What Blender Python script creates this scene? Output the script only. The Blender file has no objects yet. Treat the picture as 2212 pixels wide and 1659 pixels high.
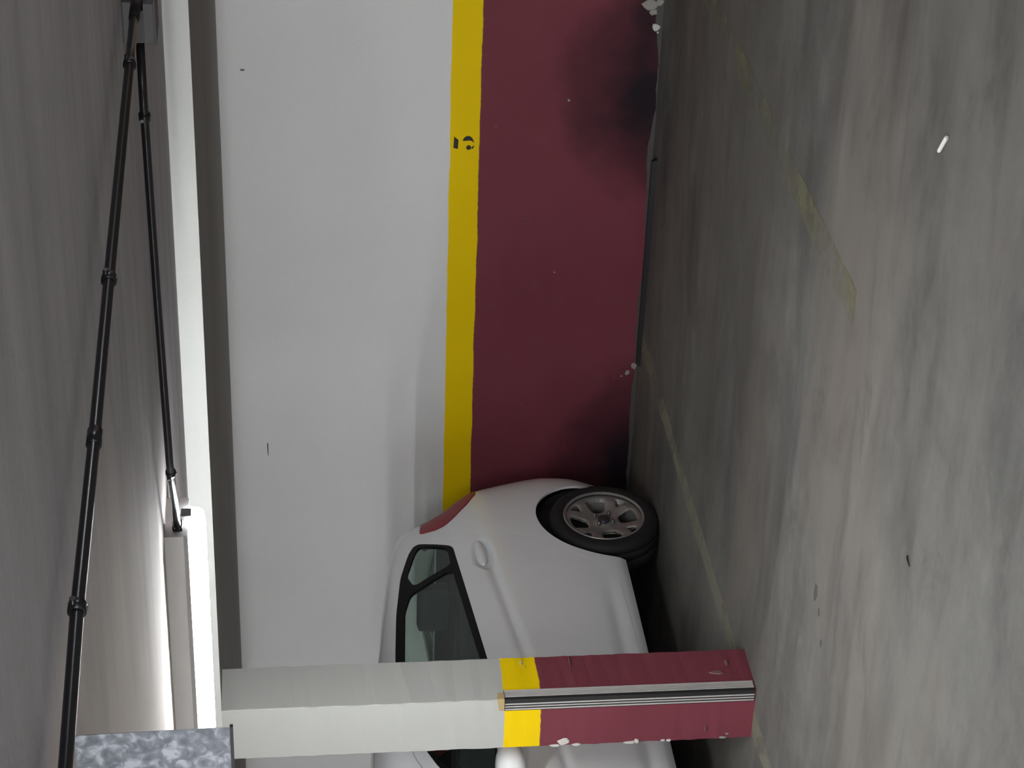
import bpy, bmesh, math, random
import numpy as np
from mathutils import Vector, Matrix
random.seed(7); rng = np.random.RandomState(5)
sc = bpy.context.scene
COL = sc.collection

# ------------------------------------------------------------------ camera
YAW, PITCH, ROLL, CAMH, FPX = -0.5582, 0.1028, 0.0254, 1.8104, 4778.08
fw = Vector((math.sin(YAW)*math.cos(PITCH), math.cos(YAW)*math.cos(PITCH), -math.sin(PITCH)))
rt = Vector((math.cos(YAW), -math.sin(YAW), 0))
dn = fw.cross(rt)
if dn.z > 0: dn = -dn
rt, dn = rt*math.cos(ROLL)+dn*math.sin(ROLL), -rt*math.sin(ROLL)+dn*math.cos(ROLL)
cam = bpy.data.cameras.new('camera'); cam_ob = bpy.data.objects.new('camera', cam); COL.objects.link(cam_ob)
cam.sensor_fit = 'HORIZONTAL'; cam.sensor_width = 36; cam.lens = FPX/2212*36
cam.clip_start = 0.05; cam.clip_end = 100
# the phone was held on its side: the room's "down" points to the right of the picture
m = Matrix((dn, rt, -fw)).transposed().to_4x4(); m.translation = Vector((0, 0, CAMH))
cam_ob.matrix_world = m
sc.camera = cam_ob

# ------------------------------------------------------------------ world, exposure
wd = bpy.data.worlds.new('world'); sc.world = wd; wd.use_nodes = True
wd.node_tree.nodes['Background'].inputs[0].default_value = (0.5, 0.52, 0.55, 1)
wd.node_tree.nodes['Background'].inputs[1].default_value = 0.05
vs = sc.view_settings
vs.view_transform = 'Standard'; vs.look = 'None'; vs.gamma = 1; vs.use_curve_mapping = False
vs.exposure = 1.66
LAMP_POWER = 42.0          # emission of every tube diffuser

# ------------------------------------------------------------------ materials
class NT:
    def __init__(s, name):
        s.m = bpy.data.materials.new(name); s.m.use_nodes = True
        s.t = s.m.node_tree; s.b = s.t.nodes['Principled BSDF']; s.out = s.t.nodes['Material Output']
    def n(s, typ, **kw):
        nd = s.t.nodes.new(typ)
        for k, v in kw.items():
            if k.startswith('i_'): nd.inputs[k[2:].replace('_', ' ')].default_value = v
            else: setattr(nd, k, v)
        return nd
    def l(s, a, b): s.t.links.new(a, b)
    def coord(s, scale=(1, 1, 1), rot=(0, 0, 0), loc=(0, 0, 0)):
        tc = s.n('ShaderNodeTexCoord'); mp = s.n('ShaderNodeMapping')
        mp.inputs['Scale'].default_value = scale; mp.inputs['Rotation'].default_value = rot; mp.inputs['Location'].default_value = loc
        s.l(tc.outputs['Object'], mp.inputs['Vector']); return mp.outputs[0]
    def noise(s, vec, scale, detail=4, rough=.55, dist=0):
        nd = s.n('ShaderNodeTexNoise'); nd.inputs['Scale'].default_value = scale; nd.inputs['Detail'].default_value = detail
        nd.inputs['Roughness'].default_value = rough; nd.inputs['Distortion'].default_value = dist
        s.l(vec, nd.inputs['Vector']); return nd.outputs['Fac']
    def ramp(s, fac, stops, interp='LINEAR'):
        r = s.n('ShaderNodeValToRGB'); r.color_ramp.interpolation = interp
        el = r.color_ramp.elements
        while len(el) < len(stops): el.new(0.5)
        for e, (p, c) in zip(el, stops):
            e.position = p; e.color = (c, c, c, 1) if isinstance(c, (int, float)) else (*c, 1)
        s.l(fac, r.inputs[0]); return r.outputs[0]
    def math(s, op, a, b=None, clamp=False):
        nd = s.n('ShaderNodeMath', operation=op, use_clamp=clamp)
        for i, v in enumerate((a, b)):
            if v is None: continue
            if isinstance(v, (int, float)): nd.inputs[i].default_value = v
            else: s.l(v, nd.inputs[i])
        return nd.outputs[0]
    def mix(s, fac, a, b, mode='MIX'):
        nd = s.n('ShaderNodeMix', data_type='RGBA', blend_type=mode)
        for sock, v in ((nd.inputs['Factor'], fac), (nd.inputs[6], a), (nd.inputs[7], b)):
            if isinstance(v, (int, float)): sock.default_value = v
            elif isinstance(v, tuple): sock.default_value = (*v, 1)
            else: s.l(v, sock)
        return nd.outputs[2]
    def sep(s, vec):
        nd = s.n('ShaderNodeSeparateXYZ'); s.l(vec, nd.inputs[0]); return nd.outputs
    def step(s, v, at, w=.002):     # 0 below, 1 above
        nd = s.n('ShaderNodeMapRange'); s.l(v, nd.inputs['Value'])
        nd.inputs['From Min'].default_value = at-w; nd.inputs['From Max'].default_value = at+w; return nd.outputs[0]
    def color(s, c):
        if isinstance(c, tuple): s.b.inputs['Base Color'].default_value = (*c, 1)
        else: s.l(c, s.b.inputs['Base Color'])
    def rough(s, r):
        if isinstance(r, (int, float)): s.b.inputs['Roughness'].default_value = r
        else: s.l(r, s.b.inputs['Roughness'])
    def bump(s, h, strength=.2, dist=.01):
        nd = s.n('ShaderNodeBump'); nd.inputs['Strength'].default_value = strength; nd.inputs['Distance'].default_value = dist
        s.l(h, nd.inputs['Height']); s.l(nd.outputs[0], s.b.inputs['Normal'])

def simple(name, c, rough=.5, metal=0, vary=.12, scale=18, bump=.06, spec=.5, coat=0):
    k = NT(name); v = k.coord()
    n = k.noise(v, scale)
    a = tuple(x*(1-vary) for x in c); b = tuple(min(1, x*(1+vary)) for x in c)
    k.color(k.mix(n, a, b)); k.rough(rough); k.b.inputs['Metallic'].default_value = metal
    k.b.inputs['Specular IOR Level'].default_value = spec; k.b.inputs['Coat Weight'].default_value = coat
    if bump: k.bump(k.noise(v, scale*6), bump, .003)
    return k.m

WHITE, YELLOW, MAROON = (.74, .74, .74), (.86, .60, .002), (.185, .045, .062)
HY, HB = .99, .848

def band_paint(name, white, soot_shade=None, chipbase=.0, dirty=0.5):
    k = NT(name); v = k.coord(); x, y, z = k.sep(v)
    wob = k.noise(v, 5, 3); wob2 = k.noise(v, 40, 2)
    zz = k.math('ADD', z, k.math('MULTIPLY', k.math('SUBTRACT', wob, .5), .016))
    zz = k.math('ADD', zz, k.math('MULTIPLY', k.math('SUBTRACT', wob2, .5), .004))
    big = k.noise(v, 1.3, 4); fine = k.noise(v, 60, 3)
    wcol = k.mix(big, tuple(c*.93 for c in white), tuple(c*1.04 for c in white))
    wcol = k.mix(k.math('MULTIPLY', fine, .12), wcol, (.42, .42, .41))
    ycol = k.mix(big, tuple(c*.9 for c in YELLOW), tuple(c*1.1 for c in YELLOW))
    mcol = k.mix(big, tuple(c*.85 for c in MAROON), tuple(c*1.15 for c in MAROON))
    mcol = k.mix(k.math('MULTIPLY', k.ramp(k.noise(v, 9, 5), [(.55, 0), (.8, 1)]), .10), mcol, (.19, .10, .10))
    mcol = k.mix(k.ramp(k.noise(v, 34, 2), [(.80, 0), (.83, 1)]), mcol, (.30, .24, .24))
    if soot_shade:
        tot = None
        for (cx, cz, rx, rz, amt) in soot_shade:
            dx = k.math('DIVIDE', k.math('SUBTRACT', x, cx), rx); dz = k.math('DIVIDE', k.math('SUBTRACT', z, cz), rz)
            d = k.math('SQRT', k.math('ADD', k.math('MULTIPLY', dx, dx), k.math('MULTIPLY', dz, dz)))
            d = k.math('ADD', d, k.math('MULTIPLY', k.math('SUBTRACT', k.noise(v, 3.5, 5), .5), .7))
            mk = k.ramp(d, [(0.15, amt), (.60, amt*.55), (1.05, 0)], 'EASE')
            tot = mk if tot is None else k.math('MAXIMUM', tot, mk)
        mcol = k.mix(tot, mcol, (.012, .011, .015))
    c = k.mix(k.step(zz, HB), mcol, ycol); c = k.mix(k.step(zz, HY), c, wcol)
    if chipbase:
        lim = k.math('ADD', k.math('MULTIPLY', k.noise(v, 2.2, 6), .09), chipbase)
        c = k.mix(k.math('GREATER_THAN', k.math('SUBTRACT', lim, z), 0.0), c, (.085, .082, .078))
    k.color(c); k.rough(k.mix(k.step(zz, HY), (.62,)*3, (.8,)*3))
    k.b.inputs['Specular IOR Level'].default_value = .10
    k.bump(k.math('ADD', k.math('MULTIPLY', fine, .5), k.math('MULTIPLY', k.noise(v, 6, 3), 1.5)), .12, .006)
    return k.m

def concrete(name, lo, hi, streak_rot, stretch, tint=None, rough=(.55, .8), bump=.25, tint_x=None, marks=False):
    k = NT(name); v = k.coord()
    vs_ = k.coord(scale=stretch, rot=(0, 0, streak_rot))
    s1 = k.noise(vs_, 1.0, 6, .6, .4); s2 = k.noise(vs_, 3.1, 5, .6, .2); big = k.noise(v, .55, 4, .5, .6); fine = k.noise(v, 45 if not marks else 13, 5 if not marks else 9, .6 if not marks else .72)
    if marks:
        mid = k.noise(v, 2.2, 7, .68, .8)
        f = k.math('ADD', k.math('MULTIPLY', s1, .22), k.math('MULTIPLY', s2, .10)); f = k.math('ADD', f, k.math('MULTIPLY', mid, .30))
    else: f = k.math('ADD', k.math('MULTIPLY', s1, .40), k.math('MULTIPLY', s2, .18))
    f = k.math('ADD', f, k.math('MULTIPLY', big, .30 if not marks else .24)); f = k.math('ADD', f, k.math('MULTIPLY', fine, .12 if not marks else .30))
    c = k.ramp(f, [(.34, lo), (.66, hi)])
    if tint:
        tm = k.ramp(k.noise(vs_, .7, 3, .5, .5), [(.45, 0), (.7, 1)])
        if tint_x is not None:                              # lamp's spread of light on the ceiling painted in as paler beige
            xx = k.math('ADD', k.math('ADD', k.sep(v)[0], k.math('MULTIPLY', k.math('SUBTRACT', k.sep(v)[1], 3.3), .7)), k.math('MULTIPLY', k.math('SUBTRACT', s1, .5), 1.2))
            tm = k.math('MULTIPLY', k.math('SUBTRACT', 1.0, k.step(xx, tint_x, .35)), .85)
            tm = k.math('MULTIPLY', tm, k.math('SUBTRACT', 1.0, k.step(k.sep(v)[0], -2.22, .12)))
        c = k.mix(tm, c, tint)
    if marks:
        # worn black rubber smears and small pits
        vm = k.coord(scale=(.55, 2.6, 1), rot=(0, 0, -.13))
        sm = k.ramp(k.noise(vm, .9, 5, .62, .6), [(.48, 0), (.68, .62)])
        c = k.mix(sm, c, (.052, .051, .05))
        pit = k.ramp(k.noise(k.coord(scale=(.7, 2.2, 1), rot=(0, 0, -.3)), 5.5, 4, .55), [(.735, 0), (.76, .6)])
        c = k.mix(pit, c, (.05, .047, .043))
        fx, fy, fz = k.sep(v)                                # weaker light in the empty bay painted in as darker floor
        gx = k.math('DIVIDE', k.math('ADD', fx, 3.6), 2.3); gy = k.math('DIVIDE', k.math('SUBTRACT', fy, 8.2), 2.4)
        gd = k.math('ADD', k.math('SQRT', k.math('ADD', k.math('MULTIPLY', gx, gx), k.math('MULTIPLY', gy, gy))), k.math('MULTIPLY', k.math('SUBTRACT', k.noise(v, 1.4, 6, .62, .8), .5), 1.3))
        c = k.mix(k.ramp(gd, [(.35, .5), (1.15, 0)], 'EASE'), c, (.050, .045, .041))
        bl = k.ramp(k.noise(k.coord(scale=(1, 1.6, 1), rot=(0, 0, .5)), 2.3, 6, .66, .9), [(.54, 0), (.68, .38)])
        c = k.mix(bl, c, (.060, .054, .048))
        lt = k.ramp(k.noise(k.coord(scale=(.5, 1.7, 1), rot=(0, 0, .35), loc=(3, 1, 0)), 1.9, 6, .62, .7), [(.56, 0), (.74, .35)])
        c = k.mix(lt, c, (.24, .235, .215))
        wt = k.ramp(k.noise(v, 28, 2), [(.80, 0), (.815, .6)])
        c = k.mix(wt, c, (.3, .3, .29))
    k.color(c); k.rough(k.ramp(k.noise(vs_, 2, 4), [(.3, rough[0]), (.7, rough[1])]))
    k.b.inputs['Specular IOR Level'].default_value = .35
    k.bump(k.math('ADD', fine, k.math('MULTIPLY', s2, 1.2)), bump, .004)
    return k.m

M = {}
M['wall'] = band_paint('painted wall', WHITE, soot_shade=[(-4.36, .04, .62, .52, .97), (-3.95, .0, .5, .30, .85), (-6.50, .02, .75, .46, .97)], chipbase=-.028)  # last patch paints in the car's shade, the others are soot
M['pillar'] = band_paint('painted pillar', (.47, .48, .455))
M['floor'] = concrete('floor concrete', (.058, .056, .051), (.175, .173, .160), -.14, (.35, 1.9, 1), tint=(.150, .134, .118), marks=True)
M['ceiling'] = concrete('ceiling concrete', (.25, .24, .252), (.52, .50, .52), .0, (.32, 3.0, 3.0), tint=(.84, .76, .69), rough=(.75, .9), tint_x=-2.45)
M['soffit'] = concrete('shaded soffit concrete', (.26, .255, .245), (.34, .335, .32), .0, (.5, 2, 2), rough=(.8, .9), bump=.1)
M['drop'] = concrete('ceiling beam paint', (.54, .55, .53), (.63, .64, .62), .0, (.5, 2, 2), rough=(.7, .85), bump=.08)
M['far'] = band_paint('painted far wall', WHITE)
M['car'] = simple('silver car paint', (.90, .92, .95), .30, .0, .03, 6, 0, .5, .7)
M['carglass_frame'] = simple('black window trim', (.005, .005, .007), .5, 0, .1, 20, 0, .2)
M['dark'] = simple('dark interior trim', (.012, .012, .014), .8, 0, .15, 12, .05)
M['seat'] = simple('charcoal seat fabric', (.020, .021, .024), .9, 0, .2, 60, .2)
M['tyre'] = simple('black tyre rubber', (.010, .010, .012), .72, 0, .25, 25, .25)
M['rim'] = simple('dusty alloy', (.36, .35, .335), .42, .6, .2, 14, .05)
M['cap'] = simple('dark wheel centre cap', (.05, .045, .06), .4, .3, .1, 20, 0)
M['nut'] = simple('steel wheel nut', (.33, .33, .34), .3, .9, .1, 30, 0)
M['conduit'] = simple('black painted conduit', (.010, .010, .013), .28, .2, .15, 10, .03)
M['clip'] = simple('zinc clip', (.22, .21, .20), .4, .8, .15, 30, 0)
M['boxsteel'] = simple('grey enamelled box', (.10, .098, .102), .6, .1, .1, 20, .04)
M['fixture'] = simple('white enamelled steel', (.42, .41, .40), .45, .1, .05, 10, 0)
M['rubber'] = simple('black rubber', (.010, .010, .011), .6, 0, .2, 30, .1)
M['alu'] = simple('pale ribbed plastic', (.52, .50, .49), .45, .1, .12, 30, .05)
M['glue'] = simple('dried ochre glue', (.42, .31, .15), .8, 0, .15, 40, .2)
M['plaster'] = simple('bare white plaster', (.58, .56, .53), .9, 0, .12, 30, .2)
M['plasterdirty'] = simple('dirty plaster', (.30, .28, .26), .9, 0, .2, 40, .2)
M['paper'] = simple('white paper', (.75, .75, .73), .8, 0, .05, 40, 0)
M['twig'] = simple('dark twig', (.02, .017, .012), .9, 0, .2, 60, .1)
M['grit'] = simple('dark grit', (.07, .066, .06), .9, 0, .4, 40, .2)
M['lens'] = simple('clear headlight lens', (.45, .47, .49), .15, .4, .2, 12, 0)
M['black'] = simple('black stencil paint', (.012, .010, .006), .6, 0, .3, 40, 0)
M['pale'] = simple('pale yellow drip', (.62, .52, .22), .5, 0, .1, 30, 0)
M['scuff'] = simple('pale scuff', (.19, .10, .10), .8, 0, .2, 40, 0)

def glass(name, tint, gloss_rough=.02):
    k = NT(name)
    tr = k.n('ShaderNodeBsdfTransparent'); tr.inputs[0].default_value = (*tint, 1)
    gl = k.n('ShaderNodeBsdfGlossy'); gl.inputs['Roughness'].default_value = gloss_rough; gl.inputs[0].default_value = (.9, .95, .95, 1)
    lw = k.n('ShaderNodeLayerWeight'); lw.inputs[0].default_value = .5; fz = k.math('ADD', .035, k.math('MULTIPLY', k.math('POWER', lw.outputs['Facing'], 4.0), .55))
    wav = k.noise(k.coord(), 3, 2)
    fr = k.math('MULTIPLY', fz, k.math('ADD', .85, k.math('MULTIPLY', wav, .3)))
    mx = k.n('ShaderNodeMixShader'); k.l(fr, mx.inputs[0]); k.l(tr.outputs[0], mx.inputs[1]); k.l(gl.outputs[0], mx.inputs[2])
    k.l(mx.outputs[0], k.out.inputs[0]); return k.m
M['glass'] = glass('tinted car glass', (.86, .92, .89))
k = NT('red lamp lens'); n = k.noise(k.coord(), 30); k.color(k.mix(n, (.30, .022, .035), (.38, .035, .05))); k.rough(.4)
k.b.inputs['Specular IOR Level'].default_value = .3; M['red'] = k.m

k = NT('galvanised steel'); v = k.coord(scale=(1, 1, 1.0))
wv = k.n('ShaderNodeTexVoronoi', feature='SMOOTH_F1'); wv.inputs['Scale'].default_value = 55; k.l(v, wv.inputs['Vector'])
nn = k.noise(v, 42, 3, .5, 1.6)
f = k.math('ADD', k.math('MULTIPLY', wv.outputs['Distance'], .5), k.math('MULTIPLY', nn, .8))
k.color(k.ramp(f, [(.42, (.085, .095, .112)), (.62, (.13, .142, .163)), (.80, (.28, .295, .33))]))
k.rough(.5); k.b.inputs['Metallic'].default_value = .45; k.bump(f, .25, .004); M['galv'] = k.m

def lampmat(name, power):
    k = NT(name); em = k.n('ShaderNodeEmission'); em.inputs[0].default_value = (.965, .985, 1.0, 1)
    nz = k.noise(k.coord(), 4, 1); k.l(k.math('MULTIPLY', k.math('ADD', .96, k.math('MULTIPLY', nz, .08)), power), em.inputs[1])
    k.l(em.outputs[0], k.out.inputs[0]); return k.m
M['tube'] = lampmat('lamp diffuser underside', LAMP_POWER); M['tubeside'] = lampmat('lamp diffuser flank', LAMP_POWER*.75)

def line_mat(name, col, col2, cover):
    k = NT(name); v = k.coord()
    n = k.noise(v, 2.6, 6, .65, .5); n2 = k.noise(v, 22, 5, .6)
    a = k.math('ADD', k.math('MULTIPLY', n, .7), k.math('MULTIPLY', n2, .3))
    al = k.ramp(a, [(cover-.07, 0), (cover+.05, .62)])
    k.color(k.mix(k.noise(v, 1.7, 3), col, col2)); k.rough(.75)
    k.l(al, k.b.inputs['Alpha']); return k.m
M['line_grey'] = line_mat('worn cream line paint', (.30, .295, .25), (.27, .255, .16), .44)
M['line_yellow'] = line_mat('worn yellow line paint', (.19, .183, .10), (.17, .163, .11), .50)

# ------------------------------------------------------------------ mesh helpers
def new_ob(name, me, mat=None, parent=None):
    o = bpy.data.objects.new(name, me); COL.objects.link(o)
    if mat is not None:
        for mm in (mat if isinstance(mat, (list, tuple)) else [mat]): me.materials.append(mm)
    if parent is not None: o.parent = parent
    return o
def tag(o, label, cat, group=None):
    o['label'] = label; o['category'] = cat
    if group: o['group'] = group
    return o
def struct(o, label=None):
    o['kind'] = 'structure'
    if label: o['label'] = label
    return o
def empty(name, loc=(0, 0, 0), rz=0):
    o = bpy.data.objects.new(name, None); COL.objects.link(o); o.location = loc; o.rotation_euler = (0, 0, rz); o.empty_display_size = .1
    return o
def pyd(name, vs_, fs, mat=None, parent=None, smooth=False):
    me = bpy.data.meshes.new(name); me.from_pydata([tuple(map(float, p)) for p in vs_], [], [tuple(map(int, f)) for f in fs]); me.update()
    bm = bmesh.new(); bm.from_mesh(me); bmesh.ops.recalc_face_normals(bm, faces=bm.faces); bm.to_mesh(me); bm.free()
    if smooth:
        for p in me.polygons: p.use_smooth = True
    return new_ob(name, me, mat, parent)
def box(name, lo, hi, mat, parent=None, bevel=0, seg=2):
    bm = bmesh.new(); bmesh.ops.create_cube(bm, size=1)
    for v in bm.verts: v.co = Vector([lo[i]+(v.co[i]+.5)*(hi[i]-lo[i]) for i in range(3)])
    if bevel: bmesh.ops.bevel(bm, geom=bm.edges[:], offset=bevel, segments=seg, affect='EDGES', profile=.6)
    me = bpy.data.meshes.new(name); bm.to_mesh(me); bm.free()
    return new_ob(name, me, mat, parent)
def grid_plane(name, pts, nu, nv, mat, fn=None):
    a, b, c, d = map(np.array, pts); V = []; F = []
    for i in range(nu+1):
        for j in range(nv+1):
            u, w_ = i/nu, j/nv; p = (a*(1-u)+b*u)*(1-w_)+(d*(1-u)+c*u)*w_
            V.append(fn(p) if fn else p)
    for i in range(nu):
        for j in range(nv):
            q = i*(nv+1)+j; F.append((q, q+nv+1, q+nv+2, q+1))
    return pyd(name, V, F, mat)
def tube(name, pts, r, mat, parent=None, seg=14, caps=True):
    pts = [Vector(p) for p in pts]; V = []; F = []
    rr = r if isinstance(r, (list, tuple)) else [r]*len(pts)
    up = Vector((0, 0, 1))
    for i, p in enumerate(pts):
        t = (pts[min(i+1, len(pts)-1)]-pts[max(i-1, 0)]).normalized()
        a = t.cross(up)
        if a.length < .05: a = t.cross(Vector((1, 0, 0)))
        a.normalize(); b = t.cross(a)
        for k_ in range(seg):
            an = 2*math.pi*k_/seg; V.append(p+(a*math.cos(an)+b*math.sin(an))*rr[i])
    for i in range(len(pts)-1):
        for k_ in range(seg):
            k2 = (k_+1) % seg; F.append((i*seg+k_, i*seg+k2, (i+1)*seg+k2, (i+1)*seg+k_))
    if caps: F += [tuple(range(seg)), tuple(range((len(pts)-1)*seg, len(pts)*seg))]
    o = pyd(name, V, F, mat, parent)
    for p in o.data.polygons: p.use_smooth = len(p.vertices) == 4
    return o
def blob_prism(name, outline, to_world, thick, mat, parent=None):
    """irregular flat chip: outline in 2-D, to_world(u, v, depth)"""
    n = len(outline); cu = sum(p[0] for p in outline)/n; cv = sum(p[1] for p in outline)/n
    V = [to_world(u, v, 0) for u, v in outline]+[to_world(cu+(u-cu)*.8, cv+(v-cv)*.8, thick) for u, v in outline]
    F = [tuple(range(n)), tuple(range(n, 2*n))]+[(i, (i+1) % n, n+(i+1) % n, n+i) for i in range(n)]
    return pyd(name, V, F, mat, parent)

# ------------------------------------------------------------------ the room
D, XL, XR, YB = 9.5765, -12.5, 4.5, -6.0
ZC, ZD, PY, PX, PA, PB = 2.161, 2.078, 6.579, -5.548, .2446, .2566
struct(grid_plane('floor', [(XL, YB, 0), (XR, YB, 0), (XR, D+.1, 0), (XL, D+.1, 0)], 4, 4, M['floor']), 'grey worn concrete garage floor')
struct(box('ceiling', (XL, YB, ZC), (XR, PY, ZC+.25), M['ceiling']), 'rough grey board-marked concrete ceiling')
tr1 = box('trim_1', (XL, PY, ZD), (XR, D+.15, ZC+.25), [M['drop'], M['soffit']])
for p in tr1.data.polygons: p.material_index = 1 if p.normal.z < -.5 else 0  # underside coloured darker to stand in for its shade
struct(tr1, 'pale painted edge of the lowered slab over the parking bays')
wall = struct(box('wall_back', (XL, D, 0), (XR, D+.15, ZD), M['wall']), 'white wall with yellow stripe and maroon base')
struct(box('wall_left', (XL-.15, YB, 0), (XL, D+.15, ZC), M['far']))
struct(box('wall_right', (XR, YB, 0), (XR+.15, D+.15, ZC), M['far']))
struct(box('wall_front', (XL, YB-.15, 0), (XR, YB, ZC), M['far']))

# stencilled 5 on the yellow stripe, three stencil pieces
def st(zx, zy):     # stencil drawing units -> wall
    return (-4.6085-((zy/8.295+200)-307)*.00247, .925-((zx/8.295+900)-1000.5)*.00222)
def wallpt(u, v, d): return (u, D-.0006-d, v)
five = empty('number_five', (0, 0, 0)); five.parent = wall
arc = lambda cx, cy, rx, ry, a0, a1, n: [(cx+rx*math.cos(a0+(a1-a0)*i/n), cy+ry*math.sin(a0+(a1-a0)*i/n)) for i in range(n+1)]
flag = [(655, 985), (665, 780), (745, 842), (738, 1003)]
bowl = [(818, 858), (832, 820), (865, 788), (905, 774), (950, 778), (988, 806), (1012, 850), (1027, 897), (1000, 872), (960, 858), (915, 856), (862, 862)]
ball = arc(930, 980, 45, 43, 0, 2*math.pi-.3, 14)
tail = [(978, 1012), (982, 975), (1005, 955), (1027, 938), (1022, 975), (1004, 1003)]
for sh in (flag, bowl, ball, tail):
    blob_prism('stencil_piece', [st(*q) for q in sh], wallpt, .0006, M['black'], five)
# ragged bare-plaster chips where the maroon paint has come off
def chip(parent, cu, cv, ru, rv, tw, mat, seed, name='plaster_chip', thick=.004):
    r = random.Random(seed); n = 9
    pts = [(cu+ru*math.cos(2*math.pi*i/n)*(.7+.5*r.random()), cv+rv*math.sin(2*math.pi*i/n)*(.7+.5*r.random())) for i in range(n)]
    return blob_prism(name, pts, tw, thick, mat, parent)
for i, (u, v, ru, rv, mt) in enumerate([(-3.915, .062, .030, .042, 'plasterdirty'), (-3.952, .046, .016, .022, 'plasterdirty'), (-3.90, .02, .02, .02, 'plasterdirty'), (-4.026, .030, .021, .022, 'plaster'),
        (-4.052, .020, .006, .006, 'plaster'), (-5.929, .051, .014, .014, 'plasterdirty'), (-5.948, .081, .006, .005, 'plasterdirty'), (-5.89, .02, .02, .015, 'plasterdirty'),
        (-4.394, .426, .009, .007, 'plasterdirty'), (-5.02, .60, .004, .02, 'scuff'), (-5.329, .454, .004, .006, 'plasterdirty'), (-4.527, .77, .006, .008, 'scuff')]):
    chip(wall, u, v, ru, rv, wallpt, M[mt], 10+i)
chip(wall, -4.22, 1.966, .006, .012, wallpt, M['boxsteel'], 31, 'wall_scuff', .0006); chip(wall, -6.33, 1.90, .045, .004, wallpt, M['boxsteel'], 32, 'wall_scuff', .0006)

# painted bay lines on the floor
def bay_line(name, x, w, y0, y1, mat, label):
    V = []; F = []; n = 40
    for i in range(n+1):
        y = y0+(y1-y0)*i/n; j = .006*math.sin(i*1.7)+.004*math.sin(i*.6)
        V += [(x-w/2+j, y, .0012), (x+w/2+j*.6, y, .0012), (x-w/2+j, y, 0), (x+w/2+j*.6, y, 0)]
    for i in range(n):
        q = 4*i; F += [(q, q+1, q+5, q+4), (q, q+2, q+6, q+4), (q+1, q+3, q+7, q+5)]
    return tag(pyd(name, V, F, mat), label, 'line marking', 'worn bay lines on the floor')
bay_line('bay_line', -5.692, .105, 4.0, 9.50, M['line_grey'], 'faded cream bay line running from the wall under the pillar')
bay_line('bay_line', -3.468, .125, 5.95, 9.50, M['line_yellow'], 'worn broken yellow bay line in the empty bay')

# ------------------------------------------------------------------ pillar
pil = empty('pillar', (PX-PA/2, PY+PB/2, 0))
tag(pil, 'square pillar painted maroon, yellow and white with a striped corner guard', 'pillar')
def pillar_shaft():
    bm = bmesh.new(); n = 60
    x0, x1, y0, y1 = PX-PA, PX, PY, PY+PB; bv = .004
    prof = [(x0+bv, y0), (x1-bv, y0), (x1, y0+bv), (x1, y1-bv), (x1-bv, y1), (x0+bv, y1), (x0, y1-bv), (x0, y0+bv)]
    r = random.Random(3); rings = []
    for i in range(n+1):
        z = ZD*i/n; ring = []
        for (a, b) in prof: ring.append(bm.verts.new((a+r.uniform(-.0018, .0018), b+r.uniform(-.0012, .0012), z)))
        rings.append(ring)
    for i in range(n):
        for j in range(8): bm.faces.new((rings[i][j], rings[i][(j+1) % 8], rings[i+1][(j+1) % 8], rings[i+1][j]))
    bm.faces.new(rings[0][::-1]); bm.faces.new(rings[-1])
    me = bpy.data.meshes.new('shaft'); bm.to_mesh(me); bm.free(); return me
shaft = new_ob('shaft', pillar_shaft(), M['pillar'])
def under(o, par):
    bpy.context.view_layer.update(); o.parent = par; o.matrix_parent_inverse = par.matrix_world.inverted(); return o
under(shaft, pil)
# corner guard: black L strip with raised pale ribs
gt, gw = .004, .052
V = [(PX-gw, PY-gt), (PX+gt, PY-gt), (PX+gt, PY+gw), (PX+.0005, PY+gw), (PX+.0005, PY-.0005), (PX-gw, PY-.0005)]
guard = pyd('corner_guard', [(a, b, .006) for a, b in V]+[(a, b, .992) for a, b in V], [tuple(range(6)), tuple(range(6, 12))]+[(i, (i+1) % 6, 6+(i+1) % 6, 6+i) for i in range(6)], M['rubber'])
guard['label'] = 'black and white ribbed rubber corner guard'; under(guard, pil)
def ribs(kind):
    V = []; F = []
    def b(lo, hi):
        q = len(V)
        for z in (lo[2], hi[2]):
            for (a, c) in ((lo[0], lo[1]), (hi[0], lo[1]), (hi[0], hi[1]), (lo[0], hi[1])): V.append((a, c, z))
        F.extend([(q, q+1, q+2, q+3), (q+4, q+5, q+6, q+7), (q, q+1, q+5, q+4), (q+1, q+2, q+6, q+5), (q+2, q+3, q+7, q+6), (q+3, q, q+4, q+7)])
    if kind == 'side':
        for y, w_ in ((.046, .0075), (.0365, .0035), (.0285, .0035), (.0205, .0035), (.0125, .0035)): b((PX+gt-.0005, PY+y-w_/2, .008), (PX+gt+.003, PY+y+w_/2, .99))
    else:
        for x, w_ in ((.018, .005), (.031, .0045), (.044, .005)): b((PX-x-w_/2, PY-gt-.003, .008), (PX-x+w_/2, PY-gt+.0005, .99))
    return V, F
for kd in ('side', 'front'):
    o = pyd('ribs', *ribs(kd), M['alu']); o.parent = guard
gl = [(PX-.046, PY-.010), (PX-.004, PY-.012), (PX+.010, PY-.006), (PX+.011, PY+.030), (PX+.002, PY+.034), (PX, PY), (PX-.042, PY+.0)]
zt = [1.012, 1.019, 1.021, 1.016, 1.010, 1.014, 1.009]
glue = pyd('glue_blob', [(a_, b_, .9925) for a_, b_ in gl]+[(a_, b_, c_) for (a_, b_), c_ in zip(gl, zt)], [tuple(range(7)), tuple(range(7, 14))]+[(i, (i+1) % 7, 7+(i+1) % 7, 7+i) for i in range(7)], M['glue']); under(glue, pil)
fp = lambda u, v, d: (u, PY-.0018-d, v)
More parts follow.
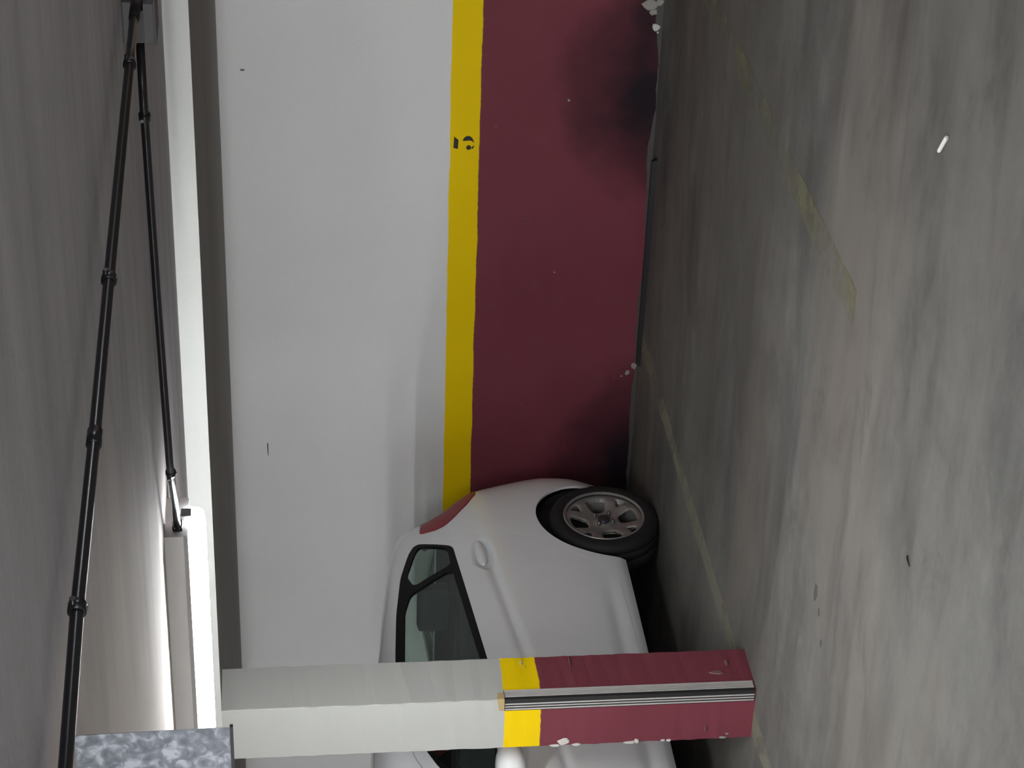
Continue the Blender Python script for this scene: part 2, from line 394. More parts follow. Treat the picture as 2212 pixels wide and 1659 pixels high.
for i, (u, v, ru, rv, mt) in enumerate([(-5.770, .752, .019, .026, 'plaster'), (-5.787, .785, .006, .024, 'plaster'), (-5.787, .70, .007, .02, 'plaster'), (-5.788, .488, .008, .025, 'plaster'), (-5.782, .462, .012, .012, 'plaster'),
        (-5.784, .357, .006, .012, 'plaster'), (-5.786, .332, .006, .010, 'plaster'), (-5.782, .117, .006, .016, 'plasterdirty'), (-5.763, .10, .004, .009, 'plasterdirty'), (-5.73, .19, .022, .003, 'scuff')]):
    under(chip(None, u, v, ru, rv, fp, M[mt], 40+i), pil)
rp = lambda u, v, d: (PX+.0018+d, u, v)
for i, (u, v, ru, rv, mt) in enumerate([(6.800, .905, .018, .006, 'pale'), (6.772, .895, .006, .003, 'pale'), (6.79, .713, .03, .003, 'scuff'), (6.69, .14, .012, .03, 'scuff'), (6.75, .09, .02, .006, 'scuff')]):
    under(chip(None, u, v, ru, rv, rp, M[mt], 60+i, 'paint_drip'), pil)

# ------------------------------------------------------------------ car
CX, CY = -7.034, 8.70
ZW = [.18, .24, .30, .45, .58, .70, .82, .90, .97, 1.03, 1.10, 1.20, 1.30, 1.36, 1.405, 1.435, 1.455, 1.465]
WW = [.75, .79, .805, .825, .83, .828, .815, .80, .785, .765, .752, .728, .695, .668, .62, .54, .40, .0]
ZR = [.18, .26, .4, .5, .6, .7, .8, .88, .95, 1.02, 1.1, 1.16, 1.2, 1.25, 1.3, 1.34, 1.38, 1.41, 1.44, 1.455, 1.465]
YR = [.60, .629, .669, .671, .654, .623, .587, .55, .487, .42, .356, .318, .304, .27, .14, -.08, -.39, -.66, -.9, -1.0, -1.08]
ZF = [.18, .5, .6, .7, .76, .82, .88, .93, 1.0, 1.1, 1.2, 1.3, 1.36, 1.4, 1.44, 1.455, 1.465]
YF = [-3.1, -3.17, -3.15, -3.08, -2.9, -2.6, -2.3, -2.1, -1.98, -1.84, -1.70, -1.54, -1.44, -1.36, -1.24, -1.18, -1.1]
NE = 6.0
def pchip(xs, ys):
    xs = np.array(xs, float); ys = np.array(ys, float); h = np.diff(xs); d = np.diff(ys)/h
    mm = np.zeros(len(xs))
    for i in range(1, len(xs)-1):
        if d[i-1]*d[i] > 0:
            w1 = 2*h[i]+h[i-1]; w2 = h[i]+2*h[i-1]; mm[i] = (w1+w2)/(w1/d[i-1]+w2/d[i])
    mm[0], mm[-1] = d[0], d[-1]
    def f(x):
        x = np.asarray(x, float); i = np.clip(np.searchsorted(xs, x)-1, 0, len(xs)-2); t = np.clip((x-xs[i])/h[i], 0, 1)
        return (2*t**3-3*t**2+1)*ys[i]+(t**3-2*t**2+t)*h[i]*mm[i]+(-2*t**3+3*t**2)*ys[i+1]+(t**3-t**2)*h[i]*mm[i+1]
    return f
wz, yrz, yfz = pchip(ZW, WW), pchip(ZR, YR), pchip(ZF, YF)
def dips(y, z):
    zc = .9+.127*(y+.09)                                   # character line
    a = np.clip((.05-y)/.35, 0, 1)*.011*np.exp(-((z-zc+.012)/.020)**2)
    b = np.clip((-.45-y)/.25, 0, 1)*.012*np.exp(-((z-.315)/.035)**2)   # scallop above the sill
    u = np.sqrt(((y+.231)/.112)**2+((z-.888)/.042)**2)     # door handle bowl
    c = .034*np.clip(1.08-u, 0, 1)**.45*(u < 1.08)
    return a+b+c
def half(y, z):
    yr, yf = yrz(z), yfz(z); yc = (yr+yf)/2; hl = np.maximum((yr-yf)/2, 1e-4)
    t = np.clip(np.abs((y-yc)/hl), 0, 1)
    return np.maximum(wz(z)*(1-t**NE)**(1/NE)-dips(y, z), 0)
def endy(x, z, rear):
    yr, yf = yrz(z), yfz(z); yc = (yr+yf)/2; hl = (yr-yf)/2
    t = np.clip(np.abs(x)/np.maximum(wz(z), 1e-4), 0, 1); e = hl*(1-t**NE)**(1/NE)
    return yc+e if rear else yc-e

# --- signed distance shapes: each returns (sdf, nearest boundary point) in the given 2-D frame
def poly_sdf(P, rad=0):
    P = np.array(P, float)
    if rad:                                                # rounded corners
        Q = []
        n = len(P)
        for i in range(n):
            a, b, c = P[i-1], P[i], P[(i+1) % n]
            r1 = min(rad, np.linalg.norm(a-b)*.45); r2 = min(rad, np.linalg.norm(c-b)*.45)
            p0 = b+(a-b)/np.linalg.norm(a-b)*r1; p1 = b+(c-b)/np.linalg.norm(c-b)*r2
            for t in (0, .25, .5, .75, 1): Q.append((1-t)**2*p0+2*t*(1-t)*b+t*t*p1)
        P = np.array(Q)
    def f(U):
        best = np.full(len(U), 1e9); near = np.zeros_like(U); ins = np.zeros(len(U), bool)
        for i in range(len(P)):
            a, b = P[i], P[(i+1) % len(P)]; e = b-a; L = max(e@e, 1e-12)
            t = np.clip(((U-a)@e)/L, 0, 1); q = a+t[:, None]*e; d = np.linalg.norm(U-q, axis=1)
            k_ = d < best; best[k_] = d[k_]; near[k_] = q[k_]
            cond = ((a[1] > U[:, 1]) != (b[1] > U[:, 1]))
            if cond.any():
                with np.errstate(divide='ignore', invalid='ignore'):
                    xi = (b[0]-a[0])*(U[:, 1]-a[1])/(b[1]-a[1])+a[0]
                ins ^= cond & (U[:, 0] < xi)
        return np.where(ins, -best, best), near
    return f
def circ_sdf(c, r):
    c = np.array(c, float)
    def f(U):
        d = U-c; L = np.maximum(np.linalg.norm(d, axis=1), 1e-9); return L-r, c+d/L[:, None]*r
    return f
def union(*fs):
    def f(U):
        s_, n_ = fs[0](U)
        for g in fs[1:]:
            s2, n2 = g(U); k_ = s2 < s_; s_ = np.where(k_, s2, s_); n_ = np.where(k_[:, None], n2, n_)
        return s_, n_
    return f
def neg(f): return lambda U: (lambda r: (-r[0], r[1]))(f(U))
def inter(*fs): return neg(union(*[neg(g) for g in fs]))
def grow(f, g):
    def h(U):
        s_, n_ = f(U); d = U-n_; L = np.maximum(np.linalg.norm(d, axis=1), 1e-9); dr = d/L[:, None]*np.sign(s_)[:, None]
        return s_-g, n_+dr*g
    return h

# --- grid over the whole skin
NA, NZ = 720, 118
zl = np.concatenate([np.linspace(.205, 1.30, 88), 1.30+(1.4645-1.30)*np.linspace(0, 1, NZ-87)[1:]**.8])
NZ = len(zl)
def ring(z):
    th = np.linspace(0, 2*np.pi, 6001)[:-1]; c, s_ = np.cos(th), np.sin(th)
    w_, yr, yf = float(wz(z)), float(yrz(z)), float(yfz(z))
    x = w_*np.sign(c)*np.abs(c)**(2/NE); y = (yr+yf)/2+(yr-yf)/2*np.sign(s_)*np.abs(s_)**(2/NE)
    x = np.append(x, x[0]); y = np.append(y, y[0])
    L = np.concatenate([[0], np.cumsum(np.hypot(np.diff(x), np.diff(y)))]); t = np.linspace(0, L[-1], NA+1)[:-1]
    return np.interp(t, L, x), np.interp(t, L, y)
GX = np.zeros((NZ, NA)); GY = np.zeros((NZ, NA)); GZ = np.zeros((NZ, NA))
for i, z in enumerate(zl):
    x, y = ring(z); GX[i], GY[i], GZ[i] = x, y, z
side = np.sign(GX); side[side == 0] = 1
fac = np.clip((np.abs(GX)/np.maximum(wz(GZ), 1e-3)-.80)/.12, 0, 1)     # pressings only on the flanks
GX = GX-side*dips(GY, GZ)*fac
PTS = np.stack([GX.ravel(), GY.ravel(), GZ.ravel()], 1)
idx = np.arange(NZ*NA).reshape(NZ, NA)
QUADS = np.stack([idx[:-1, :], np.roll(idx, -1, 1)[:-1, :], np.roll(idx, -1, 1)[1:, :], idx[1:, :]], -1).reshape(-1, 4)

# outlines on the flank, (length, height), rear axle at 0, nose negative
WIN_R = poly_sdf([(-.105, 1.024), (-.177, 1.018), (-1.04, .936), (-1.065, .936), (-1.065, 1.346), (-.835, 1.339), (-.535, 1.318), (-.27, 1.283), (-.09, 1.232), (-.022, 1.196)], .035)
GLS_R = poly_sdf([(-.30, 1.040), (-.325, 1.09), (-.425, 1.247), (-.535, 1.280), (-.835, 1.300), (-1.035, 1.306), (-1.035, .968)], .02)
GLS_Q = poly_sdf([(-.115, 1.052), (-.255, 1.043), (-.365, 1.225), (-.27, 1.255), (-.10, 1.205), (-.055, 1.18)], .025)
WIN_F = poly_sdf([(-1.135, .938), (-1.135, 1.312), (-1.32, 1.300), (-1.476, 1.238), (-1.57, 1.196), (-1.86, 1.005), (-1.80, .955)], .03)
GLS_F = poly_sdf([(-1.15, .950), (-1.15, 1.298), (-1.32, 1.286), (-1.468, 1.226), (-1.56, 1.186), (-1.83, 1.003), (-1.78, .966)], .025)
DOOR_R = poly_sdf([(-.085, 1.05), (-.062, .95), (-.085, .78), (-.135, .645), (-.2, .545), (-.27, .465), (-.333, .376), (-.40, .29), (-.47, .262), (-1.085, .243), (-1.085, 1.0)], .03)
DOOR_F = poly_sdf([(-1.095, .243), (-1.88, .24), (-1.94, .32), (-1.97, .55), (-1.96, .86), (-1.935, .985), (-1.555, 1.245), (-1.455, 1.292), (-1.31, 1.328), (-1.095, 1.348)], .03)
ARCH_R, ARCH_F = circ_sdf((.05, .27), .333), circ_sdf((-2.40, .27), .335)
TAIL = poly_sdf([(.060, 1.172), (.058, 1.095), (.082, 1.05), (.145, .988), (.234, .924), (.345, .872), (.80, .84), (.80, 1.12), (.30, 1.145)], .012)
BUMP = inter(poly_sdf([(.20, .10), (.36, .55), (.42, .60), (.80, .62), (.80, .10)]), neg(grow(ARCH_R, .0)))
HEAD = poly_sdf([(-2.74, .655), (-2.95, .575), (-3.4, .56), (-3.4, .70), (-2.85, .735)], .03)
AX = np.abs(PTS[:, 0]); FL = (AX/np.maximum(wz(PTS[:, 2]), 1e-3)) > .62
U = PTS[:, 1:3]
BIG = 1e3
def flank(f, s_=1, xmin=.40):
    ok = (np.sign(PTS[:, 0]) == s_) & (AX > xmin)
    sd, nr = f(U); sd = np.where(ok, sd, BIG)
    tgt = np.stack([s_*half(nr[:, 0], nr[:, 1]), nr[:, 0], nr[:, 1]], 1); return sd, tgt
def endcap(f, rear):
    ok = (PTS[:, 1] > 0.5*(yrz(PTS[:, 2])+yfz(PTS[:, 2]))) == rear
    Q = PTS[:, [0, 2]]; sd, nr = f(Q); t = AX/np.maximum(wz(PTS[:, 2]), 1e-3); sd = np.where(ok & (t < .93), sd, BIG)
    tgt = np.stack([nr[:, 0], endy(nr[:, 0], nr[:, 1], rear), nr[:, 1]], 1); return sd, tgt
def make_skin(name, keep_sd, tgt, mats, parent, thick=.010, offset=0.0, smooth=True):
    """faces with any vertex inside (sd<0); outside vertices are drawn onto the outline"""
    inside = keep_sd < 0
    cnt = inside[QUADS].sum(1); faces = QUADS[cnt > 0]
    near_ok = (np.abs(keep_sd[faces]) < BIG/2).all(1); faces = faces[near_ok]
    P = PTS.copy(); mv = ~inside; P[mv] = tgt[mv]
    return skin_mesh(name, P, faces, mats, parent, thick, offset, smooth)
def skin_mesh(name, P, faces, mats, parent, thick, offset, smooth):
    used = np.unique(faces); rm = -np.ones(len(P), int); rm[used] = np.arange(len(used)); F = rm[faces]; V = P[used]
    # drop collapsed faces
    fa = V[F]; ar = np.linalg.norm(np.cross(fa[:, 2]-fa[:, 0], fa[:, 3]-fa[:, 1]), axis=1); F = F[ar > 1e-8]
    # vertex normals
    fa = V[F]; fn = np.cross(fa[:, 2]-fa[:, 0], fa[:, 3]-fa[:, 1]); N = np.zeros_like(V)
    for k_ in range(4): np.add.at(N, F[:, k_], fn)
    N /= np.maximum(np.linalg.norm(N, axis=1), 1e-9)[:, None]
    V = V+N*offset; n = len(V)
    Vall = np.concatenate([V, V-N*thick]); Fl = [tuple(f) for f in F]+[tuple(f[::-1]+n) for f in F]
    E = {}
    for f in F:
        for k_ in range(4):
            a, b = int(f[k_]), int(f[(k_+1) % 4])
            if a == b: continue
            if (b, a) in E: del E[(b, a)]
            else: E[(a, b)] = 1
    rim = [(b, a, a+n, b+n) for (a, b) in E]
    me = bpy.data.meshes.new(name); me.from_pydata([tuple(v) for v in Vall], [], Fl+rim); me.update(); me.validate()
    o = new_ob(name, me, mats, parent)
    nf = len(F)
    sm = np.ones(len(me.polygons), bool); mi = np.zeros(len(me.polygons), np.int32)
    if len(me.polygons) == 2*nf+len(rim):
        sm[2*nf:] = False
        if isinstance(mats, (list, tuple)) and len(mats) > 1: mi[nf:2*nf] = 1
    me.polygons.foreach_set('use_smooth', sm); me.polygons.foreach_set('material_index', mi)
    bset = set()
    for (a, b) in E: bset.add((min(a, b), max(a, b))); bset.add((min(a, b)+n, max(a, b)+n))
    ev = np.zeros(len(me.edges)*2, np.int32); me.edges.foreach_get('vertices', ev); ev = ev.reshape(-1, 2); ev.sort(axis=1)
    at = me.attributes.get('sharp_edge') or me.attributes.new('sharp_edge', 'BOOLEAN', 'EDGE')
    at.data.foreach_set('value', np.array([tuple(e) in bset for e in ev.tolist()]))
    return o

car = empty('car', (CX, CY, 0)); tag(car, 'silver hatchback reversed up to the wall behind the pillar', 'car')
G_ = .0025
holes = []
def hole(r): holes.append(r)
for s_ in (1, -1):
    hole(flank(WIN_R, s_)); hole(flank(ARCH_R, s_)); hole(flank(ARCH_F, s_)); hole(flank(WIN_F, s_)); hole(flank(TAIL, s_, .42)); hole(flank(DOOR_R, s_)); hole(flank(DOOR_F, s_)); hole(flank(BUMP, s_, .35)); hole(flank(HEAD, s_, .36))
RWIN = poly_sdf([(-.50, 1.07), (.50, 1.07), (.44, 1.265), (-.44, 1.265)], .05); WSCR = poly_sdf([(-.66, 1.00), (.66, 1.00), (.52, 1.375), (-.52, 1.375)], .05)
GRIL = poly_sdf([(-.42, .34), (.42, .34), (.36, .47), (-.36, .47)], .04)
hole(endcap(RWIN, True)); hole(endcap(WSCR, False)); hole(endcap(GRIL, False))
sd = holes[0][0].copy(); tg = holes[0][1].copy()
for a, b in holes[1:]:
    k_ = a < sd; sd = np.where(k_, a, sd); tg = np.where(k_[:, None], b, tg)
# body: keep faces with some vertex outside every hole, pull the rest onto the hole's rim
ins = sd < 0; cnt = (~ins)[QUADS].sum(1); bf = QUADS[cnt > 0]; P = PTS.copy(); P[ins] = tg[ins]
skin_mesh('body_shell', P, bf, [M['car'], M['dark']], car, .012, 0, True)
for s_ in (1, -1):
    win_r = flank(grow(WIN_R, -.001), s_)
    fr = flank(inter(grow(WIN_R, -.0005), neg(GLS_R), neg(GLS_Q)), s_)
    frame = make_skin('window_frame', fr[0], fr[1], M['carglass_frame'], car, .014, -.002)
    for gname, gs in (('door_glass', GLS_R), ('quarter_glass', GLS_Q)):
        g = flank(grow(gs, .004), s_); make_skin(gname, g[0], g[1], M['glass'], frame, .0035, -.007)
    fr = flank(inter(grow(WIN_F, -.0005), neg(GLS_F)), s_)
    frame = make_skin('window_frame', fr[0], fr[1], M['carglass_frame'], car, .014, -.002)
    g = flank(grow(GLS_F, .004), s_); make_skin('door_glass', g[0], g[1], M['glass'], frame, .0035, -.007)
    t = flank(grow(TAIL, -G_), s_, .42); o = make_skin('tail_light', t[0], t[1], M['red'], car, .02, .004); o['label'] = 'red tail light wrapping the rear corner'
    t = flank(grow(HEAD, -G_), s_, .36); make_skin('headlight', t[0], t[1], M['lens'], car, .02, .002)
    b = flank(grow(BUMP, -G_), s_, .35); make_skin('rear_bumper', b[0], b[1], [M['car'], M['dark']], car, .012, 0)
    for nm, DS, WS in (('rear_door', DOOR_R, WIN_R), ('front_door', DOOR_F, WIN_F)):
        d = flank(inter(grow(DS, -G_), neg(grow(WS, .0005)), neg(grow(ARCH_R, .004))), s_)
        dr = make_skin(nm, d[0], d[1], [M['car'], M['dark']], car, .012, 0)
        if s_ == 1 and nm == 'rear_door': rdoor = dr
        if s_ == 1 and nm == 'front_door': fdoor = dr
g = endcap(grow(RWIN, .003), True); make_skin('rear_glass', g[0], g[1], M['glass'], car, .004, -.004)
g = endcap(grow(GRIL, -.002), False); make_skin('grille', g[0], g[1], M['dark'], car, .012, -.008)
g = endcap(grow(WSCR, .003), False); make_skin('windscreen', g[0], g[1], M['glass'], car, .004, -.004)

def ellipsoid(name, c, r, mat, parent, rot=(0, 0, 0), nu=24, nv=14, power=1.0):
    V = []; F = []
    R_ = Matrix.Rotation(rot[0], 3, 'X') @ Matrix.Rotation(rot[1], 3, 'Y') @ Matrix.Rotation(rot[2], 3, 'Z')
    sg = lambda v, p: math.copysign(abs(v)**p, v)
    for i in range(nv+1):
        ph = -math.pi/2+math.pi*i/nv
        for j in range(nu):
            th = 2*math.pi*j/nu
            q = Vector((r[0]*sg(math.cos(ph), power)*sg(math.cos(th), power), r[1]*sg(math.cos(ph), power)*sg(math.sin(th), power), r[2]*sg(math.sin(ph), power)))
            V.append(R_ @ q+Vector(c))
    for i in range(nv):
        for j in range(nu): F.append((i*nu+j, i*nu+(j+1) % nu, (i+1)*nu+(j+1) % nu, (i+1)*nu+j))
    bm = bmesh.new(); vv = [bm.verts.new(p) for p in V]
    for f in F: bm.faces.new([vv[i] for i in f])
    bmesh.ops.remove_doubles(bm, verts=bm.verts, dist=1e-5); bmesh.ops.recalc_face_normals(bm, faces=bm.faces)
    me = bpy.data.meshes.new(name); bm.to_mesh(me); bm.free()
    for p in me.polygons: p.use_smooth = True
    return new_ob(name, me, mat, parent)
hx = float(half(np.array([-.231]), np.array([1.0]))[0])
ellipsoid('door_handle', (.797, -.228, .899), (.015, .096, .026), M['car'], rdoor, rot=(.06, -.12, 0))
# door mirror on the front door
mir = ellipsoid('door_mirror', (.915, -1.865, .925), (.105, .075, .062), M['car'], fdoor, power=.8); mir['label'] = 'silver door mirror'
mp_ = box('mirror_arm', (.785, -1.86, .865), (.85, -1.80, .895), M['carglass_frame'], fdoor, .01)
# cabin and underbody
cab = box('cabin_tub', (-.70, -2.05, .22), (.70, .30, .72), M['dark'], car, .05)
for x in (-.36, .36):
    st_ = box('front_seat', (x-.24, -1.42, .72), (x+.24, -.96, .80), M['seat'], cab, .04)
    bk = box('seat_back', (x-.23, -1.02, .74), (x+.23, -.86, 1.06), M['seat'], st_, .05)
    box('headrest', (x-.13, -.98, 1.09), (x+.13, -.89, 1.22), M['seat'], st_, .035)
rb = box('rear_bench', (-.62, -.30, .72), (.62, -.12, 1.01), M['seat'], cab, .05)
for x in (-.38, .38): box('rear_headrest', (x-.13, -.13, 1.03), (x+.13, -.05, 1.19), M['seat'], rb, .03)
box('dashboard', (-.68, -2.1, .74), (.68, -1.82, .92), M['dark'], cab, .05)
box('parcel_shelf', (-.60, -.12, .93), (.60, .30, .96), M['dark'], cab, .01)
box('underbody', (-.66, -2.95, .17), (.66, .50, .23), M['dark'], car, .02)
box('engine_block', (-.60, -2.95, .22), (.60, -2.02, .66), M['dark'], car, .04)
box('boot_floor', (-.50, .28, .24), (.50, .52, .70), M['dark'], car, .04)

# wheels
def lathe_x(name, prof, mat, parent, loc, seg=64):
    V = []; F = []; n = len(prof)
    for j in range(seg):
        a = 2*math.pi*j/seg
        for (x, r) in prof: V.append((loc[0]+x, loc[1]+r*math.cos(a), loc[2]+r*math.sin(a)))
    for j in range(seg):
        j2 = (j+1) % seg
        for i in range(n-1): F.append((j*n+i, j*n+i+1, j2*n+i+1, j2*n+i))
    return pyd(name, V, F, mat, parent, True)
def wheel(y, s_, steer=0):
    xo = s_*.792; c = (0, 0, 0); R0 = .272
    wh = empty('wheel', (xo, y, R0-.004)); wh.parent = car
    if s_ < 0: wh.rotation_euler = (0, 0, math.pi)
    tp = [(-.02, .188), (.002, .192), (.009, .205), (.012, .228), (.008, .248), (-.002, .262), (-.018, .270), (-.036, .271), (-.037, .266), (-.045, .266), (-.046, .272), (-.085, .272), (-.086, .266), (-.094, .266), (-.095, .272), (-.14, .271), (-.158, .262), (-.172, .24), (-.175, .2), (-.165, .185)]
    lathe_x('tyre', tp, M['tyre'], wh, c)
    lathe_x('rim_barrel', [(.004, .186), (.010, .194), (.011, .198), (.003, .201), (-.015, .199), (-.015, .184), (-.045, .176), (-.16, .172), (-.165, .19)], M['rim'], wh, c)
    # alloy face with four big windows and four corner slots
    n = 96; a = np.linspace(-.192, .192, n+1); A, B = np.meshgrid(a, a, indexing='ij'); W_ = np.stack([A.ravel(), B.ravel()], 1)
    shp = []
    for q in range(4):
        an = q*math.pi/2+.16
        ra = lambda t, r_, an=an: (r_*math.cos(an)-t*math.sin(an), r_*math.sin(an)+t*math.cos(an))
        shp.append(poly_sdf([ra(-.030, .080), ra(.030, .080), ra(.050, .150), ra(.034, .163), ra(-.034, .163), ra(-.050, .150)], .022))
        an2 = an+math.pi/4
        rb_ = lambda t, r_, an=an2: (r_*math.cos(an)-t*math.sin(an), r_*math.sin(an)+t*math.cos(an))
        shp.append(poly_sdf([rb_(0, .128), rb_(.026, .168), rb_(0, .176), rb_(-.026, .168)], .008))
    S, nr = inter(circ_sdf((0, 0), .187), *[neg(q) for q in shp])(W_)
    ins_ = S < 0; ix = np.arange((n+1)**2).reshape(n+1, n+1)
    Q = np.stack([ix[:-1, :-1], ix[1:, :-1], ix[1:, 1:], ix[:-1, 1:]], -1).reshape(-1, 4); Q = Q[ins_[Q].sum(1) > 0]
    W2 = W_.copy(); W2[~ins_] = nr[~ins_]
    rr = np.linalg.norm(W2, axis=1); dish = -.006-.030*np.clip(1-(rr/.15)**2, 0, 1)+.014*np.exp(-(rr/.045)**4)
    dwin = np.min([np.abs(g(W2)[0]) for g in shp], axis=0); dish = dish-.008*np.exp(-dwin/.006)
    Pw = np.stack([dish, W2[:, 0], W2[:, 1]], 1)
    face = skin_mesh('alloy_face', Pw, Q, M['rim'], wh, .030, 0, True); face['label'] = 'dusty alloy face with rounded openings'
    lathe_x('brake_drum', [(-.075, 0), (-.075, .11), (-.08, .12), (-.13, .12)], M['tyre'], wh, c, 40)
    for q in range(4):
        an = q*math.pi/2+.16+math.pi/4
        nut = lathe_x('wheel_nut', [(-.02, .0095), (-.006, .0095), (-.002, .007), (-.001, 0)], M['nut'], face, (0, .050*math.cos(an), .050*math.sin(an)), 6)
    lathe_x('centre_cap', [(-.024, .030), (-.012, .030), (-.008, .024), (-.007, 0)], M['cap'], face, c, 28)
    return wh
for y in (.05, -2.40):
    for s_ in (1, -1): wheel(y, s_)
# dark liners over the wheels
for (y, r) in ((.05, .345), (-2.40, .345)):
    for s_ in (1, -1):
        V = []; F = []; n = 32
        for i in range(n+1):
            an = math.pi*(-.08+1.16*i/n)
            for x in (.815 if y < -1 else .735, .50): V.append((s_*x, y+r*math.cos(an), .27+r*math.sin(an)))
        V.append((s_*.50, y, .27))
        for i in range(n): F += [(2*i, 2*i+1, 2*i+3, 2*i+2), (2*i+1, 2*i+3, 2*(n+1))]
        pyd('arch_liner', V, F, M['dark'], car, True)

# ------------------------------------------------------------------ ceiling lamps
def lamp(loc, label, rz=0.0):
    L = 1.24
    e = empty('batten_lamp', loc, rz); tag(e, label, 'ceiling lamp', 'tube lamps on the ceiling')
    # local: x along the tube (right end at 0), z down from the ceiling
    hs = [(-.10, 0), (.10, 0), (.10, -.054), (.092, -.066), (-.092, -.066), (-.10, -.054)]
    V = [(0, a, b) for a, b in hs]+[(-L, a, b) for a, b in hs]
    hb = pyd('housing', V, [tuple(range(6)), tuple(range(6, 12))]+[(i, (i+1) % 6, 6+(i+1) % 6, 6+i) for i in range(6)], M['fixture'], e)
    ds = [(-.038, -.0665), (.038, -.0665), (.036, -.098), (.022, -.114), (-.022, -.114), (-.036, -.098)]
    V = []
    for x, k_ in ((.012, .86), (-.02, 1), (-L+.02, 1), (-L-.005, .86)):
        V += [(x, a*k_, -.0665+(b+.0665)*k_) for a, b in ds]
    F = [tuple(range(6)), tuple(range(18, 24))]
    for q in range(3): F += [(q*6+i, q*6+(i+1) % 6, q*6+6+(i+1) % 6, q*6+6+i) for i in range(6)]
    df = pyd('diffuser', V, F, [M['tube'], M['tubeside']], e)
    for p in df.data.polygons: p.material_index = 0 if p.normal.z < -.4 else 1
    for x in (.010, -L-.002): box('end_bracket', (x-.008, -.020, -.075), (x+.006, .020, -.045), M['boxsteel'], e, .002)
    box('cable_gland', (.001, -.078, -.052), (.022, -.040, -.022), M['conduit'], e, .006)
    return e
lamp((-3.735, 5.301, ZC), 'lit white tube lamp at the end of the black conduit', .0)
ORD = ['first', 'second', 'third', 'fourth', 'fifth', 'sixth', 'seventh']
LAMPS_OFF = [(-8.3, 5.301), (.9, 5.301)]; LAMP_NAMES = ['lit white tube lamp on the ceiling in front of the silver car', 'added unseen white tube lamp on the ceiling beyond the cable tray']  # left lamp casts the car's wall shadow; right one added to light its flank
for q in range(7): LAMPS_OFF.append((-10.6+2.3*q, .9)); LAMP_NAMES.append('added unseen white tube lamp over the aisle, %s from the left wall' % ORD[q])  # unseen aisle row, lamps added to raise the ambient light
for q in range(4): LAMPS_OFF.append((-8.9+3.6*q, -3.5)); LAMP_NAMES.append('added unseen white tube lamp by the opposite wall, %s from the left wall' % ORD[q])  # further unseen lamps added behind the camera for ambient light
for i, (x, y) in enumerate(LAMPS_OFF):
    lamp((x, y, ZC), LAMP_NAMES[i])

# ------------------------------------------------------------------ conduits and boxes on the ceiling
def conduit(name, pts, r, clips, label, couplers=()):
    e = empty(name, pts[0]); tag(e, label, 'pipe', 'black conduits on the ceiling')
    under(tube('pipe_run', pts, r, M['conduit']), e)
    P3 = [Vector(p) for p in pts]
    tot = [0]
    for i in range(len(P3)-1): tot.append(tot[-1]+(P3[i+1]-P3[i]).length)
    def at(d):
        for i in range(len(P3)-1):
            if d <= tot[i+1]: return P3[i].lerp(P3[i+1], (d-tot[i])/(tot[i+1]-tot[i])), (P3[i+1]-P3[i]).normalized()
        return P3[-1], (P3[-1]-P3[-2]).normalized()
    for d in clips:
        p, t = at(d); sdv = t.cross(Vector((0, 0, 1))).normalized()
        ring_ = tube('clamp', [p-t*.010, p-t*.009, p+t*.009, p+t*.010], [r, r+.004, r+.004, r], M['conduit']); under(ring_, e)
        b = tube('clamp_tail', [p+Vector((0, 0, r*.5))-sdv*.022, p+Vector((0, 0, r*.6))+sdv*.022], .005, M['conduit']); under(b, e)
        sc_ = ellipsoid('clamp_screw', tuple(p-Vector((0, 0, r+.003))), (.005, .005, .003), M['clip'], None, nu=10, nv=6); under(sc_, e)
    for d in couplers:
        p, t = at(d); under(tube('coupler', [p-t*.022, p-t*.021, p+t*.021, p+t*.022], [r, r+.0025, r+.0025, r], M['conduit']), e)
    return e
zc = ZC-.037
conduit('black_conduit', [(-1.946, 4.72, zc), (-1.957, 4.498, zc), (-1.997, 3.601, zc), (-2.025, 3.113, zc), (-2.035, 2.668, zc), (-2.081, 2.369, zc), (-2.12, 1.6, zc)], .0105,
        [.24, 1.125, 2.06], 'long black conduit running along the ceiling towards the viewer', [1.615])
conduit('black_conduit', [(-2.0735, 4.868, zc), (-2.217, 4.862, zc), (-2.80, 4.935, zc), (-3.369, 5.045, zc), (-3.725, 5.235, zc)], .0105, [.19, 1.38],
        'black conduit running beside the slab edge to the lit lamp')
jb = empty('junction_box', (-2.015, 4.9, 2.085)); tag(jb, 'grey steel junction box where the two black conduits meet', 'junction box')
under(box('box_body', (-2.068, 4.85, 2.090), (-1.966, 4.97, ZC), M['boxsteel'], None, .004), jb)
under(box('box_lid', (-2.072, 4.846, 2.084), (-1.962, 4.974, 2.0895), M['boxsteel'], None, .002), jb)
under(box('box_flange', (-2.064, 4.843, 2.089), (-1.968, 4.8495, 2.112), M['boxsteel'], None, .001), jb)
under(tube('conduit_socket', [(-1.948, 4.70, zc), (-1.95, 4.85, zc), (-1.985, 4.852, zc)], .0125, M['conduit']), jb)
tr = box('cable_tray', (-1.962, 4.88, 2.10), (.8, 4.96, ZC), M['boxsteel'], None, .003)
tag(tr, 'grey cable tray leading away from the junction box', 'cable tray')

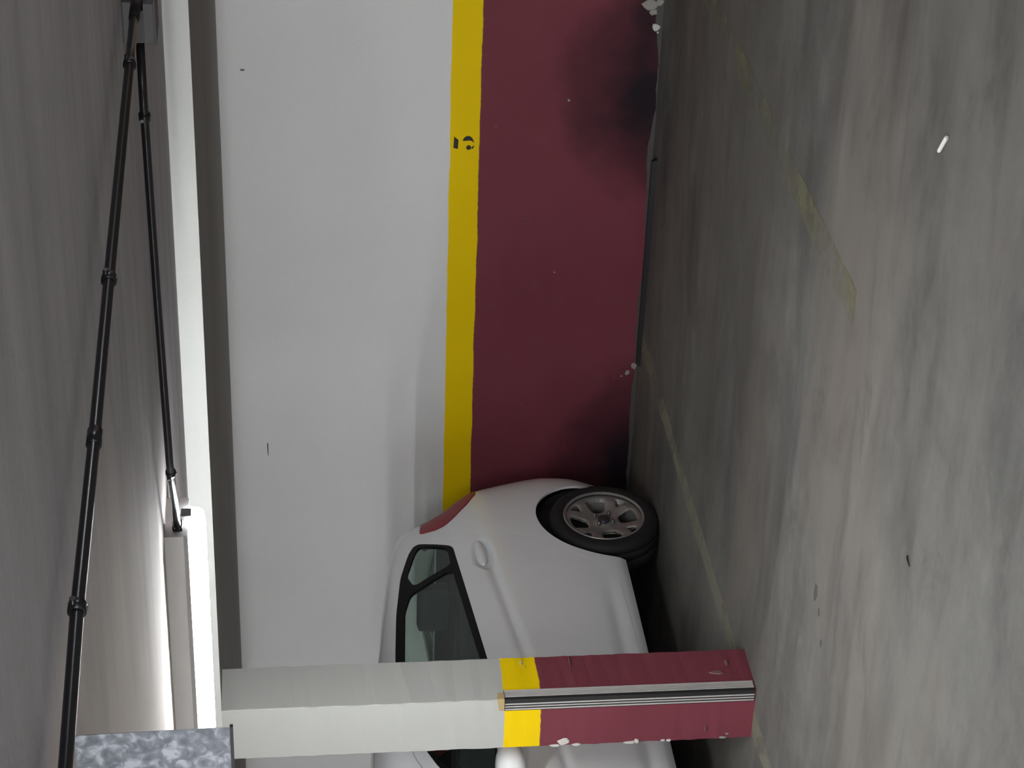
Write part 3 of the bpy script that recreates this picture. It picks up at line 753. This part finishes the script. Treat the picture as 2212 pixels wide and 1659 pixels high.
gp = empty('steel_panel', (-2.38, 2.781, 1.908)); tag(gp, 'spangled galvanised steel panel hanging from the ceiling in the corner', 'steel panel')
V = [(-2.3845, 2.781, ZC), (-2.379, 2.781, 1.912), (-3.2, 2.781, 1.912), (-3.2, 2.781, ZC)]
V = V+[(a-.0 if a < -3 else a-.004, b+.006, c) for a, b, c in V]
under(pyd('sheet', V, [(0, 1, 2, 3), (4, 5, 6, 7), (0, 1, 5, 4), (1, 2, 6, 5), (2, 3, 7, 6), (3, 0, 4, 7)], M['galv']), gp)
under(box('edge_seal', (-3.2, 2.7805, 1.9065), (-2.379, 2.788, 1.9118), M['rubber'], None), gp)

# ------------------------------------------------------------------ small things on the floor
rs = pyd('dark_strip', [(-4.655, 9.475, .0), (-4.655, 9.445, .0), (-5.845, 9.495, .0), (-5.845, 9.525, .0), (-4.665, 9.470, .026), (-4.665, 9.450, .026), (-5.835, 9.500, .022), (-5.835, 9.520, .022)],
         [(0, 1, 2, 3), (4, 5, 6, 7), (0, 1, 5, 4), (1, 2, 6, 5), (2, 3, 7, 6), (3, 0, 4, 7)], M['rubber'])  # low black bar along the wall foot
tag(rs, 'thin black strip along the foot of the wall', 'rubber strip')
cb = tube('cigarette_butt', [(-2.621, 5.345, .006), (-2.615, 5.340, .0062), (-2.556, 5.297, .0058), (-2.552, 5.294, .0055)], [.003, .006, .0062, .004], M['paper'])
tag(cb, 'small white rolled paper stub lying on the floor', 'litter')
tw = tube('twig', [(-3.812, 5.098, .003), (-3.819, 5.088, .004), (-3.826, 5.063, .003)], [.0025, .0028, .0015], M['twig'], seg=6)
tag(tw, 'tiny dark twig on the open floor', 'twig')
for i, (x, y, r, mt, lb) in enumerate([(-4.607, 5.967, .030, 'twig', 'flat dark flake of dirt on the floor, the largest of three'), (-4.64, 5.90, .014, 'twig', 'flat dark flake of dirt on the floor beside the largest'), (-4.72, 5.83, .012, 'twig', 'flat dark flake of dirt on the floor, furthest to the pillar side')]):
    rr = random.Random(90+i); n = 9
    pts = [(x+1.5*r*math.cos(2*math.pi*q/n)*(.6+.6*rr.random()), y+.8*r*math.sin(2*math.pi*q/n)*(.6+.6*rr.random())) for q in range(n)]
    tag(blob_prism('dirt_flake', pts, lambda u, v, d: (u, v, d), .0015, M['grit']), lb, 'dirt flake', 'dirt flakes on the floor')
